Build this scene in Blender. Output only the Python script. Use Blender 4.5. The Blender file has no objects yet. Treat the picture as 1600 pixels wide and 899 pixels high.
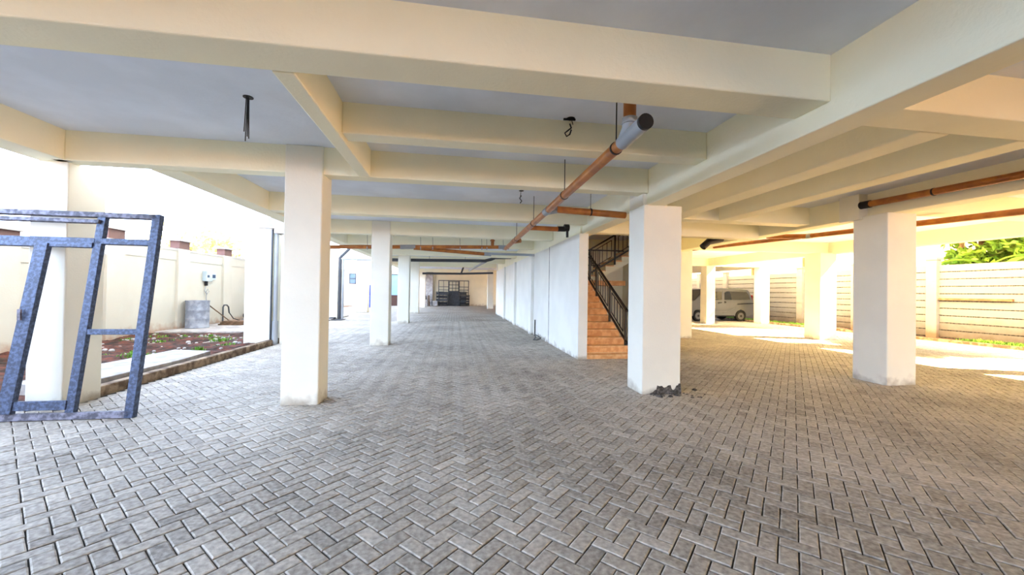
import bpy, math, random
import numpy as np
from mathutils import Vector, Matrix

random.seed(7)
rng = np.random.default_rng(7)
S = bpy.context.scene
COL = S.collection

# ------------------------------------------------------------------ camera, sky, sun, exposure
CAM_H = 1.5
FPX, YAW, PITCH, ROLL = 596.0, 0.149944, 0.010762, 0.015122
cy, sy, cp, sp = math.cos(YAW), math.sin(YAW), math.cos(PITCH), math.sin(PITCH)
fwd = Vector((sy * cp, cy * cp, sp)); ri = Vector((cy, -sy, 0)); up = ri.cross(fwd)
cr, sr = math.cos(ROLL), math.sin(ROLL)
ri2 = ri * cr + up * sr; up2 = up * cr - ri * sr
cam = bpy.data.objects.new('camera', bpy.data.cameras.new('camera'))
COL.objects.link(cam)
cam.matrix_world = Matrix(((ri2.x, up2.x, -fwd.x, 0), (ri2.y, up2.y, -fwd.y, 0), (ri2.z, up2.z, -fwd.z, CAM_H), (0, 0, 0, 1)))
cam.data.sensor_fit = 'HORIZONTAL'; cam.data.sensor_width = 36; cam.data.lens = FPX / 1600 * 36
cam.data.clip_start = 0.05; cam.data.clip_end = 400
S.camera = cam

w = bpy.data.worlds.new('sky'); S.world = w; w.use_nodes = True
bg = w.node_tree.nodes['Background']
# hazy sky: cool and bright on the open side, warmer and dimmer towards the low sun behind the trees
_N = w.node_tree.nodes; _L = w.node_tree.links
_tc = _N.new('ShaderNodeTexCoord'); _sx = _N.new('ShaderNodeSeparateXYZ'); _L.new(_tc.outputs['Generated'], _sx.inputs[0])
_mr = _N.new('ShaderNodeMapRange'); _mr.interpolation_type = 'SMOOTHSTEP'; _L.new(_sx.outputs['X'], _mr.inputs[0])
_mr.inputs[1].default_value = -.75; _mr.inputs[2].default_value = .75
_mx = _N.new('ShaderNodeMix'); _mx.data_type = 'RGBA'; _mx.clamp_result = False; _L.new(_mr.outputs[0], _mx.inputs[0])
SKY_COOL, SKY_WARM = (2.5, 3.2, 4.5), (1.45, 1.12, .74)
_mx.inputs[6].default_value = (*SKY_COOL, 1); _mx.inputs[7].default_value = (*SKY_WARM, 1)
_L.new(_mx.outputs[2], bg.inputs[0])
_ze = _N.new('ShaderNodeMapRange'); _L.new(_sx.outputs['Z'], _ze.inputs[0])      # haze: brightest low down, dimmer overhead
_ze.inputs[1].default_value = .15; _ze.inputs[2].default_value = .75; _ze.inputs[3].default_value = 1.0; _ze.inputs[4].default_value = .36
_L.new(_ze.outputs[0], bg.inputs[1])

sun = bpy.data.objects.new('sun', bpy.data.lights.new('sun', 'SUN')); COL.objects.link(sun)
SUN_DIR = Vector((-0.945, 0.33, -1.0)).normalized()
sun.rotation_euler = SUN_DIR.to_track_quat('-Z', 'Y').to_euler()
sun.data.energy = 45.0; sun.data.color = (1.0, 0.71, 0.37); sun.data.angle = 0.02

vs = S.view_settings
vs.view_transform = 'Standard'; vs.look = 'None'; vs.gamma = 1; vs.exposure = 2.05; vs.use_curve_mapping = False
S.cycles.max_bounces = 14; S.cycles.diffuse_bounces = 12; S.cycles.transparent_max_bounces = 12
S.cycles.use_denoising = True; S.cycles.sample_clamp_indirect = 6

# ------------------------------------------------------------------ materials
def lin(c):
    return tuple((x / 12.92 if x <= .04045 else ((x + .055) / 1.055) ** 2.4) for x in c)

def mat(name, c, rough=.7, metal=0, var=.06, scale=3.0, bump=0.0, bscale=60, c2=None, stain=.0, spec=.3, detail=5, lo=.42, hi=.62):
    """noise-varied surface: colour c (sRGB) drifting to c2, optional fine bump"""
    m = bpy.data.materials.new(name); m.use_nodes = True
    nt = m.node_tree; N = nt.nodes; Lk = nt.links; b = N['Principled BSDF']
    b.inputs['Roughness'].default_value = rough; b.inputs['Metallic'].default_value = metal
    b.inputs['Specular IOR Level'].default_value = spec
    a = lin(c); d = lin(c2) if c2 else tuple(x * (1 - var * 2) for x in a)
    tc = N.new('ShaderNodeTexCoord'); nz = N.new('ShaderNodeTexNoise')
    nz.inputs['Scale'].default_value = scale; nz.inputs['Detail'].default_value = detail
    Lk.new(tc.outputs['Object'], nz.inputs['Vector'])
    rp = N.new('ShaderNodeValToRGB'); rp.color_ramp.elements[0].position = lo; rp.color_ramp.elements[1].position = hi
    rp.color_ramp.elements[0].color = (*d, 1); rp.color_ramp.elements[1].color = (*a, 1)
    Lk.new(nz.outputs['Fac'], rp.inputs['Fac']); Lk.new(rp.outputs['Color'], b.inputs['Base Color'])
    if bump:
        n2 = N.new('ShaderNodeTexNoise'); n2.inputs['Scale'].default_value = bscale; n2.inputs['Detail'].default_value = 4
        Lk.new(tc.outputs['Object'], n2.inputs['Vector'])
        bp = N.new('ShaderNodeBump'); bp.inputs['Strength'].default_value = bump; bp.inputs['Distance'].default_value = .01
        Lk.new(n2.outputs['Fac'], bp.inputs['Height']); Lk.new(bp.outputs['Normal'], b.inputs['Normal'])
    return m

def dirty_wall(name, c, dirt, h0=.05, h1=.55):
    """painted plaster with a splashed, soiled foot (a stain of the thing itself)"""
    m = mat(name, c, .75, var=.03, scale=1.2, bump=.25, bscale=40)
    nt = m.node_tree; N = nt.nodes; Lk = nt.links; b = N['Principled BSDF']
    src = b.inputs['Base Color'].links[0].from_socket
    g = N.new('ShaderNodeNewGeometry'); sx = N.new('ShaderNodeSeparateXYZ'); Lk.new(g.outputs['Position'], sx.inputs[0])
    nz = N.new('ShaderNodeTexNoise'); nz.inputs['Scale'].default_value = 5; nz.inputs['Detail'].default_value = 6
    Lk.new(g.outputs['Position'], nz.inputs['Vector'])
    ma = N.new('ShaderNodeMath'); ma.operation = 'MULTIPLY_ADD'; Lk.new(nz.outputs['Fac'], ma.inputs[0])
    ma.inputs[1].default_value = .5; Lk.new(sx.outputs['Z'], ma.inputs[2])
    mr = N.new('ShaderNodeMapRange'); Lk.new(ma.outputs[0], mr.inputs[0])
    mr.inputs[1].default_value = h0 + .25; mr.inputs[2].default_value = h1 + .25; mr.inputs[3].default_value = .85; mr.inputs[4].default_value = 0
    mx = N.new('ShaderNodeMix'); mx.data_type = 'RGBA'; Lk.new(mr.outputs[0], mx.inputs[0]); Lk.new(src, mx.inputs[6])
    mx.inputs[7].default_value = (*lin(dirt), 1); Lk.new(mx.outputs[2], b.inputs['Base Color'])
    return m

M = {}
M['cream'] = mat('cream paint on concrete', (.94, .925, .82), .7, var=.02, scale=1.5, bump=.25, bscale=35)
M['ceil'] = mat('white paint on slab', (.89, .92, .965), .8, var=.05, scale=1.1, bump=.2, bscale=20)
M['colm'] = dirty_wall('column paint', (.895, .885, .83), (.62, .58, .52), -.05, .12)
M['core'] = dirty_wall('stair wall paint', (.91, .91, .88), (.62, .58, .52), -.02, .10)
M['yard'] = dirty_wall('boundary wall paint', (.74, .725, .68), (.60, .46, .37), 0, .30)
M['cope'] = mat('white coping', (.70, .69, .68), .8)
M['brickcap'] = mat('brown pillar cap', (.45, .35, .33), .85)
M['panel'] = dirty_wall('precast concrete', (.43, .435, .465), (.28, .23, .19), .05, .85)
M['post'] = dirty_wall('precast post', (.48, .475, .49), (.36, .28, .20), .05, .5)
M['far'] = dirty_wall('far wall paint', (.93, .90, .80), (.7, .6, .5), 0, .2)
M['orange'] = mat('orange drain pipe', (.68, .42, .15), .38, c2=(.58, .33, .11), scale=6, spec=.5)
M['greypvc'] = mat('grey pipe fitting', (.60, .62, .64), .45, spec=.4)
M['darkpvc'] = mat('dark grey pipe', (.27, .28, .30), .5)
M['black'] = mat('black plastic', (.09, .09, .10), .45)
M['rod'] = mat('hanger steel', (.20, .19, .19), .5, metal=.6)
M['tile'] = mat('stair tile', (.92, .76, .56), .45, c2=(.85, .64, .42), scale=9, spec=.4)
M['tilej'] = mat('stair riser tile', (.90, .70, .48), .5, c2=(.82, .59, .37), scale=9)
M['iron'] = mat('black painted iron', (.07, .07, .085), .4, metal=.2, spec=.5)
M['blueframe'] = mat('blue grey primed steel', (.28, .34, .46), .5, c2=(.17, .21, .30), scale=30, metal=.15, spec=.5, bump=.3, bscale=80)
M['rawframe'] = mat('dusty raw steel', (.50, .50, .56), .6, c2=(.30, .30, .34), scale=18, metal=.1)
M['kerb'] = mat('kerb concrete', (.60, .52, .43), .9, c2=(.38, .31, .25), scale=7, bump=.7, bscale=50)
M['conc'] = mat('bare concrete', (.70, .68, .66), .9, c2=(.56, .54, .53), scale=4, bump=.5, bscale=40)
M['patch'] = mat('broken render', (.44, .42, .40), .95, c2=(.24, .23, .22), scale=20, bump=1, bscale=60)
M['soil'] = mat('red soil', (.36, .20, .15), .95, c2=(.18, .13, .10), scale=5, bump=1, bscale=25, detail=9)
M['dirt'] = mat('yard earth', (.55, .42, .32), .95, c2=(.42, .32, .24), scale=3, bump=.6, bscale=20)
M['grass'] = mat('grass blades', (.42, .60, .18), .7, c2=(.30, .45, .14), scale=5)
M['joint'] = mat('paving joints', (.20, .185, .17), .95, c2=(.28, .26, .235), scale=9)
M['drum'] = mat('blue grey drum', (.60, .62, .66), .8, c2=(.48, .50, .55), scale=5, bump=.5, bscale=20)
M['meter'] = mat('pale grey meter box', (.70, .76, .80), .5)
M['meterdark'] = mat('meter window', (.25, .32, .42), .25)
M['wood'] = mat('weathered board', (.46, .36, .28), .8, c2=(.34, .26, .19), scale=6)
M['bark'] = mat('bark', (.40, .32, .25), .9, bump=.8, bscale=12)
M['van'] = mat('silver van paint', (.33, .335, .35), .38, var=.02, metal=.2, spec=.5)
M['glass'] = mat('tinted glass', (.10, .11, .12), .08, spec=.8)
M['tyre'] = mat('tyre rubber', (.10, .10, .10), .8)
M['hub'] = mat('steel wheel', (.42, .42, .43), .4, metal=.5)
M['lamp'] = mat('lamp lens red', (.45, .08, .06), .2)
M['lampw'] = mat('headlamp lens', (.85, .87, .9), .1, spec=.8)
M['steeldk'] = mat('grey steel door', (.27, .28, .29), .5, c2=(.22, .22, .23), scale=5)
M['blue'] = mat('blue plastic', (.10, .22, .62), .4)
M['bluedoor'] = mat('blue door paint', (.50, .66, .80), .5)
M['brown'] = mat('brown boards', (.30, .20, .17), .7)
M['winglass'] = mat('window glass', (.38, .50, .58), .1, spec=.7)

def leafmat(name, c, c2):
    m = mat(name, c, .5, c2=c2, scale=.9, detail=2)
    nt = m.node_tree; N = nt.nodes; Lk = nt.links; b = N['Principled BSDF']
    tr = N.new('ShaderNodeBsdfTranslucent'); Lk.new(b.inputs['Base Color'].links[0].from_socket, tr.inputs[0])
    ms = N.new('ShaderNodeMixShader'); ms.inputs[0].default_value = .4
    Lk.new(b.outputs[0], ms.inputs[1]); Lk.new(tr.outputs[0], ms.inputs[2]); Lk.new(ms.outputs[0], N['Material Output'].inputs[0])
    return m
M['leaf'] = leafmat('tree leaves', (.45, .58, .22), (.25, .40, .14))
M['banana'] = leafmat('banana leaves', (.50, .68, .25), (.36, .54, .20))
M['paleleaf'] = leafmat('pale leaves', (.88, .87, .62), (.78, .80, .50))

def paver_material():
    m = bpy.data.materials.new('concrete pavers'); m.use_nodes = True
    nt = m.node_tree; N = nt.nodes; Lk = nt.links; b = N['Principled BSDF']
    b.inputs['Roughness'].default_value = .72; b.inputs['Specular IOR Level'].default_value = .35
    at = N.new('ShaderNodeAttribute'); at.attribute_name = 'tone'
    g = N.new('ShaderNodeNewGeometry')
    n1 = N.new('ShaderNodeTexNoise'); n1.inputs['Scale'].default_value = .55; n1.inputs['Detail'].default_value = 5
    n2 = N.new('ShaderNodeTexNoise'); n2.inputs['Scale'].default_value = 30; n2.inputs['Detail'].default_value = 6
    n3 = N.new('ShaderNodeTexNoise'); n3.inputs['Scale'].default_value = 160; n3.inputs['Detail'].default_value = 3
    for n in (n1, n2, n3): Lk.new(g.outputs['Position'], n.inputs['Vector'])
    r0 = N.new('ShaderNodeValToRGB'); e = r0.color_ramp.elements
    e[0].color = (*lin((.415, .385, .35)), 1); e[1].color = (*lin((.80, .765, .71)), 1)
    e[0].position = .0; e[1].position = 1
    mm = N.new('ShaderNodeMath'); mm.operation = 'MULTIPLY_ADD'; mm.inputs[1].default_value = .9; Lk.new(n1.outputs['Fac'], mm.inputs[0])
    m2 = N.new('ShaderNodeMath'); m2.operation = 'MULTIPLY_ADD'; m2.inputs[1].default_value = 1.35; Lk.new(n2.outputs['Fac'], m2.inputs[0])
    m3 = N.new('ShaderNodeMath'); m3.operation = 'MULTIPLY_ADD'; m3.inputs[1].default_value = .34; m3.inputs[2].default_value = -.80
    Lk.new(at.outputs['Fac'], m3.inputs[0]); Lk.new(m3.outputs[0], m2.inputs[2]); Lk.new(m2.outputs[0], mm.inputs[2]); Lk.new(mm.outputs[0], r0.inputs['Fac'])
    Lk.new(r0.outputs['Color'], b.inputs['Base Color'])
    bp = N.new('ShaderNodeBump'); bp.inputs['Strength'].default_value = .5; bp.inputs['Distance'].default_value = .004
    Lk.new(n3.outputs['Fac'], bp.inputs['Height']); Lk.new(bp.outputs['Normal'], b.inputs['Normal'])
    return m
M['paver'] = paver_material()

# ------------------------------------------------------------------ mesh helpers
class MB:
    def __init__(s): s.v = []; s.f = []
    def add(s, vs, fs):
        o = len(s.v); s.v += [tuple(v) for v in vs]; s.f += [tuple(i + o for i in f) for f in fs]; return s
    def box(s, x0, x1, y0, y1, z0, z1):
        return s.add([(x, y, z) for z in (z0, z1) for y in (y0, y1) for x in (x0, x1)],
                     [(0, 2, 3, 1), (4, 5, 7, 6), (0, 1, 5, 4), (2, 6, 7, 3), (0, 4, 6, 2), (1, 3, 7, 5)])
    def bar(s, a, b, wx, wy, upv=(0, 0, 1)):
        """square bar from a to b, wx across, wy along the up hint"""
        a = Vector(a); b = Vector(b); d = (b - a).normalized(); u = Vector(upv)
        if abs(d.dot(u)) > .95: u = Vector((0, 1, 0))
        r = d.cross(u).normalized(); u = r.cross(d)
        V = []
        for p in (a, b):
            for i, j in ((-1, -1), (1, -1), (1, 1), (-1, 1)): V.append(p + r * wx * .5 * i + u * wy * .5 * j)
        return s.add(V, [(3, 2, 1, 0), (4, 5, 6, 7), (0, 1, 5, 4), (1, 2, 6, 5), (2, 3, 7, 6), (3, 0, 4, 7)])
    def tube(s, pts, r, n=14, caps=True):
        pts = [Vector(p) for p in pts]; rs = r if isinstance(r, (list, tuple)) else [r] * len(pts)
        V = []; F = []; prev = None
        for i, p in enumerate(pts):
            d = (pts[min(i + 1, len(pts) - 1)] - pts[max(i - 1, 0)]).normalized()
            if prev is None:
                u = Vector((0, 0, 1)) if abs(d.z) < .9 else Vector((1, 0, 0)); x = d.cross(u).normalized()
            else:
                x = (prev - d * prev.dot(d)).normalized()
            prev = x; yv = d.cross(x)
            for k in range(n):
                a = 2 * math.pi * k / n; V.append(p + (x * math.cos(a) + yv * math.sin(a)) * rs[i])
        for i in range(len(pts) - 1):
            for k in range(n):
                F.append((i * n + k, i * n + (k + 1) % n, (i + 1) * n + (k + 1) % n, (i + 1) * n + k))
        if caps: F += [tuple(range(n))[::-1], tuple((len(pts) - 1) * n + k for k in range(n))]
        return s.add(V, F)
    def prism(s, poly, z0, z1, axis='z'):
        n = len(poly)
        def P(a, b, c): return {'z': (a, b, c), 'y': (a, c, b), 'x': (c, a, b)}[axis]
        V = [P(a, b, z0) for a, b in poly] + [P(a, b, z1) for a, b in poly]
        return s.add(V, [tuple(range(n))[::-1], tuple(range(n, 2 * n))] + [(i, (i + 1) % n, n + (i + 1) % n, n + i) for i in range(n)])
    def lathe(s, prof, c, n=28):
        V = []; F = []
        for r, z in prof:
            for k in range(n):
                a = 2 * math.pi * k / n; V.append((c[0] + r * math.cos(a), c[1] + r * math.sin(a), c[2] + z))
        for i in range(len(prof) - 1):
            for k in range(n): F.append((i * n + k, i * n + (k + 1) % n, (i + 1) * n + (k + 1) % n, (i + 1) * n + k))
        F += [tuple(range(n))[::-1], tuple((len(prof) - 1) * n + k for k in range(n))]
        return s.add(V, F)
    def build(s, name, m, parent=None, smooth=False, bevel=0, origin=None):
        me = bpy.data.meshes.new(name)
        if origin is None:
            if parent is not None: origin = tuple(parent.location)
            else:
                a = np.array(s.v); origin = (float(a[:, 0].mean()), float(a[:, 1].mean()), float(a[:, 2].min()))
        if parent is not None and parent.parent is not None: origin = tuple(Vector(parent.location) + Vector(parent.parent.location))
        me.from_pydata([(x - origin[0], y - origin[1], z - origin[2]) for x, y, z in s.v], [], s.f)
        import bmesh
        bm = bmesh.new(); bm.from_mesh(me); bmesh.ops.recalc_face_normals(bm, faces=bm.faces); bm.to_mesh(me); bm.free()
        if smooth:
            for p in me.polygons: p.use_smooth = True
        me.materials.append(M[m])
        o = bpy.data.objects.new(name, me); COL.objects.link(o)
        if parent is not None: o.parent = parent
        else: o.location = origin
        if smooth:
            me.set_sharp_from_angle(angle=math.radians(40))
        if bevel:
            b = o.modifiers.new('edge', 'BEVEL'); b.width = bevel; b.segments = 2; b.limit_method = 'ANGLE'
        return o

def tag(o, label=None, cat=None, group=None, kind=None):
    if label: o['label'] = label
    if cat: o['category'] = cat
    if group: o['group'] = group
    if kind: o['kind'] = kind
    return o
def thing(name, label, cat, loc, group=None):
    o = bpy.data.objects.new(name, None); COL.objects.link(o); o.location = loc; o.empty_display_size = .2
    return tag(o, label, cat, group)
def struct(name, mb, m, label, cat, bevel=0, **k):
    return tag(mb.build(name, m, bevel=bevel, **k), label, cat, None, 'structure')

# ------------------------------------------------------------------ floor of herringbone pavers, yard ground
SLAB, BEAM, RBEAM = 3.36, 3.0, 2.83
def inside(x, y):
    if y > 39: return False
    if x > 16.5: return False
    if y < 5.4: return x > -7.5
    if y < 11.35: return x > -4.72 + .0
    if y < 13.65: return x > -8.8
    if y < 22.2: return x > -5.75
    return x > -10.6
def build_floor():
    L, W = .2, .1; q = math.sqrt(.5); bricks = []
    R = 480
    H = [];
    a = np.arange(-R, R)
    for k in range(-R, R):
        for m_ in range(-R // 2, R // 2):
            bx, by = k + 2 * m_, k - 2 * m_
            for hor in (1, 0):
                cx, cyy = (bx + 1, by + .5) if hor else (bx + .5, by + 2)
                X = (cx - cyy) * q * W + 5; Y = (cx + cyy) * q * W + 14
                if -8.9 < X < 16.5 and .2 < Y < 38.9:
                    H.append((X, Y, hor))
    H = [h for h in H if inside(h[0], h[1]) and not (3.3 < h[0] < 5.3 and 8.5 < h[1] < 12.6) and abs((h[0] - 0) ) < 2.2 + 1.62 * h[1] + 2]
    V = []; F = []; T = []
    rnd = random.Random(3)
    for X, Y, hor in H:
        hl, hw = (L / 2, W / 2); g = .0030 + rnd.random() * .0018
        ax, ay = (q, q) if hor else (-q, q)
        ang = rnd.gauss(0, .012); ca, sa = math.cos(ang), math.sin(ang); ax, ay = ax * ca - ay * sa, ax * sa + ay * ca
        px, py = -ay, ax
        dz = rnd.gauss(0, .0012); tx, ty = rnd.gauss(0, .006), rnd.gauss(0, .012)
        t = min(1, max(0, rnd.gauss(.5, .23)))
        o = len(V)
        if Y > 19:
            for i, j in ((-1, -1), (1, -1), (1, 1), (-1, 1)):
                u, v = i * (hl - g - .003), j * (hw - g - .003)
                V.append((X + ax * u + px * v, Y + ay * u + py * v, 0))
            F.append((o, o + 1, o + 2, o + 3)); T.append(t); continue
        for lvl, (ins, z) in enumerate(((g, -.016), (g, -.004), (g + .0075, 0.0))):
            for i, j in ((-1, -1), (1, -1), (1, 1), (-1, 1)):
                u, v = i * (hl - ins), j * (hw - ins)
                V.append((X + ax * u + px * v, Y + ay * u + py * v, z + dz + (u * tx + v * ty if lvl else 0)))
        for l in (0, 4):
            for k in range(4):
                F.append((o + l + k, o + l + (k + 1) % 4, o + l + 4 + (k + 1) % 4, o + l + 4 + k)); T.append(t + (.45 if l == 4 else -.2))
        F.append((o + 8, o + 9, o + 10, o + 11)); T.append(t)
    me = bpy.data.meshes.new('floor'); me.from_pydata(V, [], F)
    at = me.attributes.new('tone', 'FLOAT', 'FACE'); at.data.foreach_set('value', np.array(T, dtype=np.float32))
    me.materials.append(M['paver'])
    o = bpy.data.objects.new('floor', me); COL.objects.link(o)
    tag(o, 'weathered grey concrete block paving laid in a herringbone pattern', 'paving', None, 'structure')
build_floor()
b = MB(); b.box(-9, 16.6, -26, 39.5, -.12, -.012)
struct('ground', b, 'joint', 'sandy bedding showing in the joints of the block paving', 'ground')
b = MB(); b.box(-60, 80, -40, 120, -.5, -.13)
struct('ground_outside', b, 'dirt', 'bare brown earth around the building', 'ground')

# ------------------------------------------------------------------ slab, beams
b = MB()
b.prism([(-5.0, -24), (13.3, -24), (13.3, 17.9), (16.6, 17.9), (16.6, 38.6), (-3.9, 38.6), (-3.9, 5.55), (-5.0, 5.55)], SLAB, SLAB + .22)
struct('ceiling', b, 'ceil', 'white painted concrete slab over the parking bays', 'ceiling', origin=(0, 0, SLAB))
b = MB()
b.box(-3.9, 13.0, -24, 38.4, SLAB + .24, 13.0)
struct('wall_upper_storeys', b, 'cream', 'cream upper storeys of the building above the parking slab', 'building')
BI = [0]
def beam(x0, x1, y0, y1, z0, label, z1=SLAB, m='cream'):
    b = MB(); b.box(x0, x1, y0, y1, z0, z1 + .02)
    BI[0] += 1
    return struct('ceiling_beam', b, m, label, 'beam', bevel=.012)
# long beams (towards the back)
beam(-5.0, -4.65, -24, 5.55, BEAM, 'cream edge beam running over the column behind the blue steel frame')
beam(-3.9, -3.56, 5.55, 38, BEAM, 'cream edge beam against the sky, receding behind the first free-standing column on the open side')
beam(-1.28, -1.13, 2.85, 5.3, BEAM, 'narrow cream beam crossing between the nearest deep beam and the first column row')
beam(2.84, 3.12, -24, 8.3, RBEAM, 'deep cream beam ending on the column with the broken foot')
beam(2.80, 3.12, 8.3, 25.0, 2.83, 'deep cream beam along the top of the white staircase wall')
beam(4.14, 4.47, 2.85, 7.0, BEAM, 'shaded grey-looking beam just past the deep beam of the broken-foot column')
beam(5.27, 5.58, 2.85, 7.0, BEAM, 'tan beam between the two deep beams of the sunny side')
beam(7.38, 7.72, -24, 12.3, 2.95, 'grey-shaded beam over the square column, with an orange pipe along its side')
beam(12.9, 13.25, -24, 17.9, 2.97, 'bright edge beam over the driveway beside the block wall')
beam(16.2, 16.5, 17.9, 36, 2.97, 'edge beam over the parked van')
# cross beams
beam(-4.65, 2.84, 2.52, 2.84, BEAM, 'nearest deep cream cross beam spanning the top of the view')
beam(3.12, 7.38, 2.52, 2.84, BEAM, 'glowing orange-lit cross beam at the upper corner above the sunny bay')
beam(7.72, 12.9, 2.52, 2.84, BEAM, 'cross beam beyond the square column, hidden in the bright bay')
beam(-1.13, 2.84, 3.98, 4.2, 3.05, 'shallow cross beam above the front cap of the orange drain pipe')
beam(-4.65, 2.84, 5.31, 5.53, BEAM, 'cross beam resting on the first free-standing column and the broken-foot column')
beam(-3.56, 2.84, 7.95, 8.2, BEAM, 'cross beam over the first branch of the orange drain pipe')
beam(-3.56, 2.80, 10.72, 10.98, BEAM, 'cross beam resting on the second free-standing column')
beam(-3.56, 2.80, 13.4, 13.65, 3.03, 'cross beam just behind the crossing orange pipes')
beam(-3.56, 2.80, 17.3, 17.6, 3.05, 'cross beam resting on the third free-standing column')
beam(-3.56, 2.80, 21.4, 21.7, 3.08, 'cross beam behind the long dark grey pipe')
beam(-3.56, 7.0, 25.6, 25.9, 3.08, 'cross beam over the fourth free-standing column')
beam(-3.56, 7.0, 33.4, 33.7, 3.08, 'cross beam nearest to the back wall')
beam(3.12, 7.38, 7.0, 7.3, BEAM, 'cross beam where the two tan beams end')
beam(3.12, 7.38, 8.35, 8.6, 2.88, 'cross beam above the staircase entrance, second behind the tan beams')
beam(7.72, 12.9, 5.5, 5.8, BEAM, 'bright cross beam running from the square column to the driveway edge')
beam(7.72, 12.9, 11.5, 11.8, BEAM, 'bright cross beam ending on the thin column by the driveway')
beam(7.72, 16.2, 17.95, 18.25, 2.97, 'bright cross beam in front of the parked van')

# ------------------------------------------------------------------ columns
def column(x0, x1, y0, y1, z1, label, m='colm', bevel=.015):
    b = MB(); b.box(x0, x1, y0, y1, -.1, z1)
    return struct('column', b, m, label, 'column', bevel=bevel, origin=((x0 + x1) / 2, (y0 + y1) / 2, 0))
column(-2.18, -1.72, 5.27, 5.65, SLAB, 'first free-standing column of the middle row, nearest the camera, wide cream front')
cC = column(2.78, 3.40, 5.33, 5.82, RBEAM + .005, 'column with broken render at its foot, in front of the staircase')
b = MB(); b.box(2.78, 2.86, 5.36, 5.8, RBEAM, SLAB); b.build('upper_stub', 'colm', cC)
# broken render at its foot
b = MB()
rr = random.Random(11)
prof = [(2.92, .015), (2.96, .03), (2.985, .06), (3.01, .065), (3.025, .13), (3.06, .115), (3.10, .12), (3.13, .09), (3.17, .10), (3.20, .125), (3.235, .13), (3.25, .08), (3.275, .05), (3.31, .065), (3.335, .12), (3.36, .125), (3.37, .15), (3.395, .15)]
poly = [(2.92, -.02)] + prof + [(3.41, -.02)]
b.prism(poly, 5.318, 5.35, 'y')
tag(b.build('broken_render', 'patch', cC), 'dark ragged patch where the render has broken away')
b = MB()
for i in range(26):
    x = rr.uniform(2.9, 3.75); y = rr.uniform(5.16, 5.30) if x < 3.42 else rr.uniform(5.05, 5.5); r_ = rr.uniform(.012, .045)
    n = 7; b.lathe([(r_, -.002), (r_ * .9, r_ * .3), (r_ * .45, r_ * .6)], (x, y, 0), n)
tag(b.build('render_rubble', 'patch'), 'crumbled dark render lying at the foot of the broken column', 'rubble', None, 'stuff')
cR = column(7.28, 7.88, 5.46, 6.03, 2.955, 'square column on the sunny side, bright yellow front and grey side')
b = MB(); b.box(7.20, 7.38, 5.86, 6.22, 2.9, SLAB); b.build('upper_stub', 'colm', cR)
cL = column(-5.07, -4.68, 5.4, 5.92, BEAM + .005, 'column at the pavement edge behind the blue steel frame')
b = MB(); b.box(-4.78, -4.62, 5.32, 5.40, BEAM, SLAB); b.build('upper_stub', 'colm', cL)
column(-2.22, -1.74, 10.68, 11.1, SLAB, 'second free-standing column of the middle row, right behind the first')
column(-2.52, -2.02, 17.7, 18.2, SLAB, 'third free-standing column of the middle row, with the grey pipe fitting at its head')
column(-2.84, -2.28, 25.4, 25.9, SLAB, 'fourth free-standing column of the middle row')
column(-3.0, -2.5, 33.9, 34.4, SLAB, 'last column of the middle row, before the back wall')
column(-3.95, -3.52, 10.7, 11.1, SLAB, 'edge column standing behind the first free-standing column')
column(2.76, 3.36, 24.9, 25.4, SLAB, 'tan column at the far end of the white staircase wall')
column(2.80, 3.30, 32.4, 32.9, SLAB, 'slim tan column before the bright end of the back wall')
column(7.35, 8.06, 12.0, 12.6, SLAB, 'column partly hidden behind the broken-foot column')
column(12.4, 13.05, 11.35, 11.95, BEAM, 'thin bright column in sunlight at the driveway edge')
column(12.72, 13.2, 17.75, 18.25, 2.98, 'column standing in front of the silver van')
column(15.98, 16.48, 17.9, 18.4, 2.98, 'column just behind the rear of the silver van')
column(12.75, 13.2, 5.3, 5.8, BEAM, 'driveway-edge column outside the frame beside the block wall')

# ------------------------------------------------------------------ staircase wall, back wall
b = MB(); b.box(2.76, 2.98, 8.25, 24.9, -.1, RBEAM + .01)
wc = struct('wall_stair', b, 'core', 'long white painted wall beside the staircase', 'wall', origin=(2.87, 8.25, 0), bevel=.01)
for y0, y1 in ((13.15, 13.55), (16.95, 17.4), (20.6, 21.0)):
    b = MB(); b.box(2.66, 2.80, y0, y1, -.05, RBEAM + .0); b.build('pilaster', 'core', wc, bevel=.01)
b = MB(); b.box(2.752, 2.77, 10.93, 10.97, 0, 2.83); b.build('wall_joint', 'conc', wc)
b = MB(); b.box(-12.5, 9, 38.6, 38.8, -.1, 3.4)
wb = struct('wall_back', b, 'far', 'cream wall closing the far end of the parking', 'wall', origin=(0, 38.6, 0))
b = MB(); b.box(-2.9, -2.1, 38.1, 38.6, -.1, 3.38); struct('wall_back_pier', b, 'conc', 'grey unpainted pier on the far wall beside the stacked steel doors', 'wall')
b = MB(); b.box(2.98, 7.35, 12.7, 12.85, -.1, SLAB)
struct('wall_stairwell', b, 'cream', 'cream wall at the back of the stairwell landing', 'wall')
b = MB(); b.box(2.62, 2.76, 8.3, 10.9, -.012, .02)

b = MB(); b.box(5.86, 5.97, 9.40, 12.7, -.1, SLAB)  # hidden side wall, added to keep light out of the stairwell
struct('wall_stair_shade', b, 'cream', 'unseen cream wall added to darken the stairwell, behind the broken-foot column', 'wall')

# white annex beyond the open side
wx = thing('window_1', 'small blue-grey window in the white far wall on the open side', 'window', (-9.7, 38.58, 2.05)); tag(wx, kind='structure')
b = MB(); b.box(-9.97, -9.42, 38.53, 38.62, 2.05, 2.98); b.build('pane', 'winglass', wx)
b = MB()
for x in (-9.99, -9.43): b.box(x, x + .05, 38.48, 38.6, 2.02, 3.02)
for z in (2.02, 2.5, 2.97): b.box(-9.99, -9.38, 38.48, 38.6, z, z + .06)
b.build('frame', 'blueframe', wx)

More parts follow.
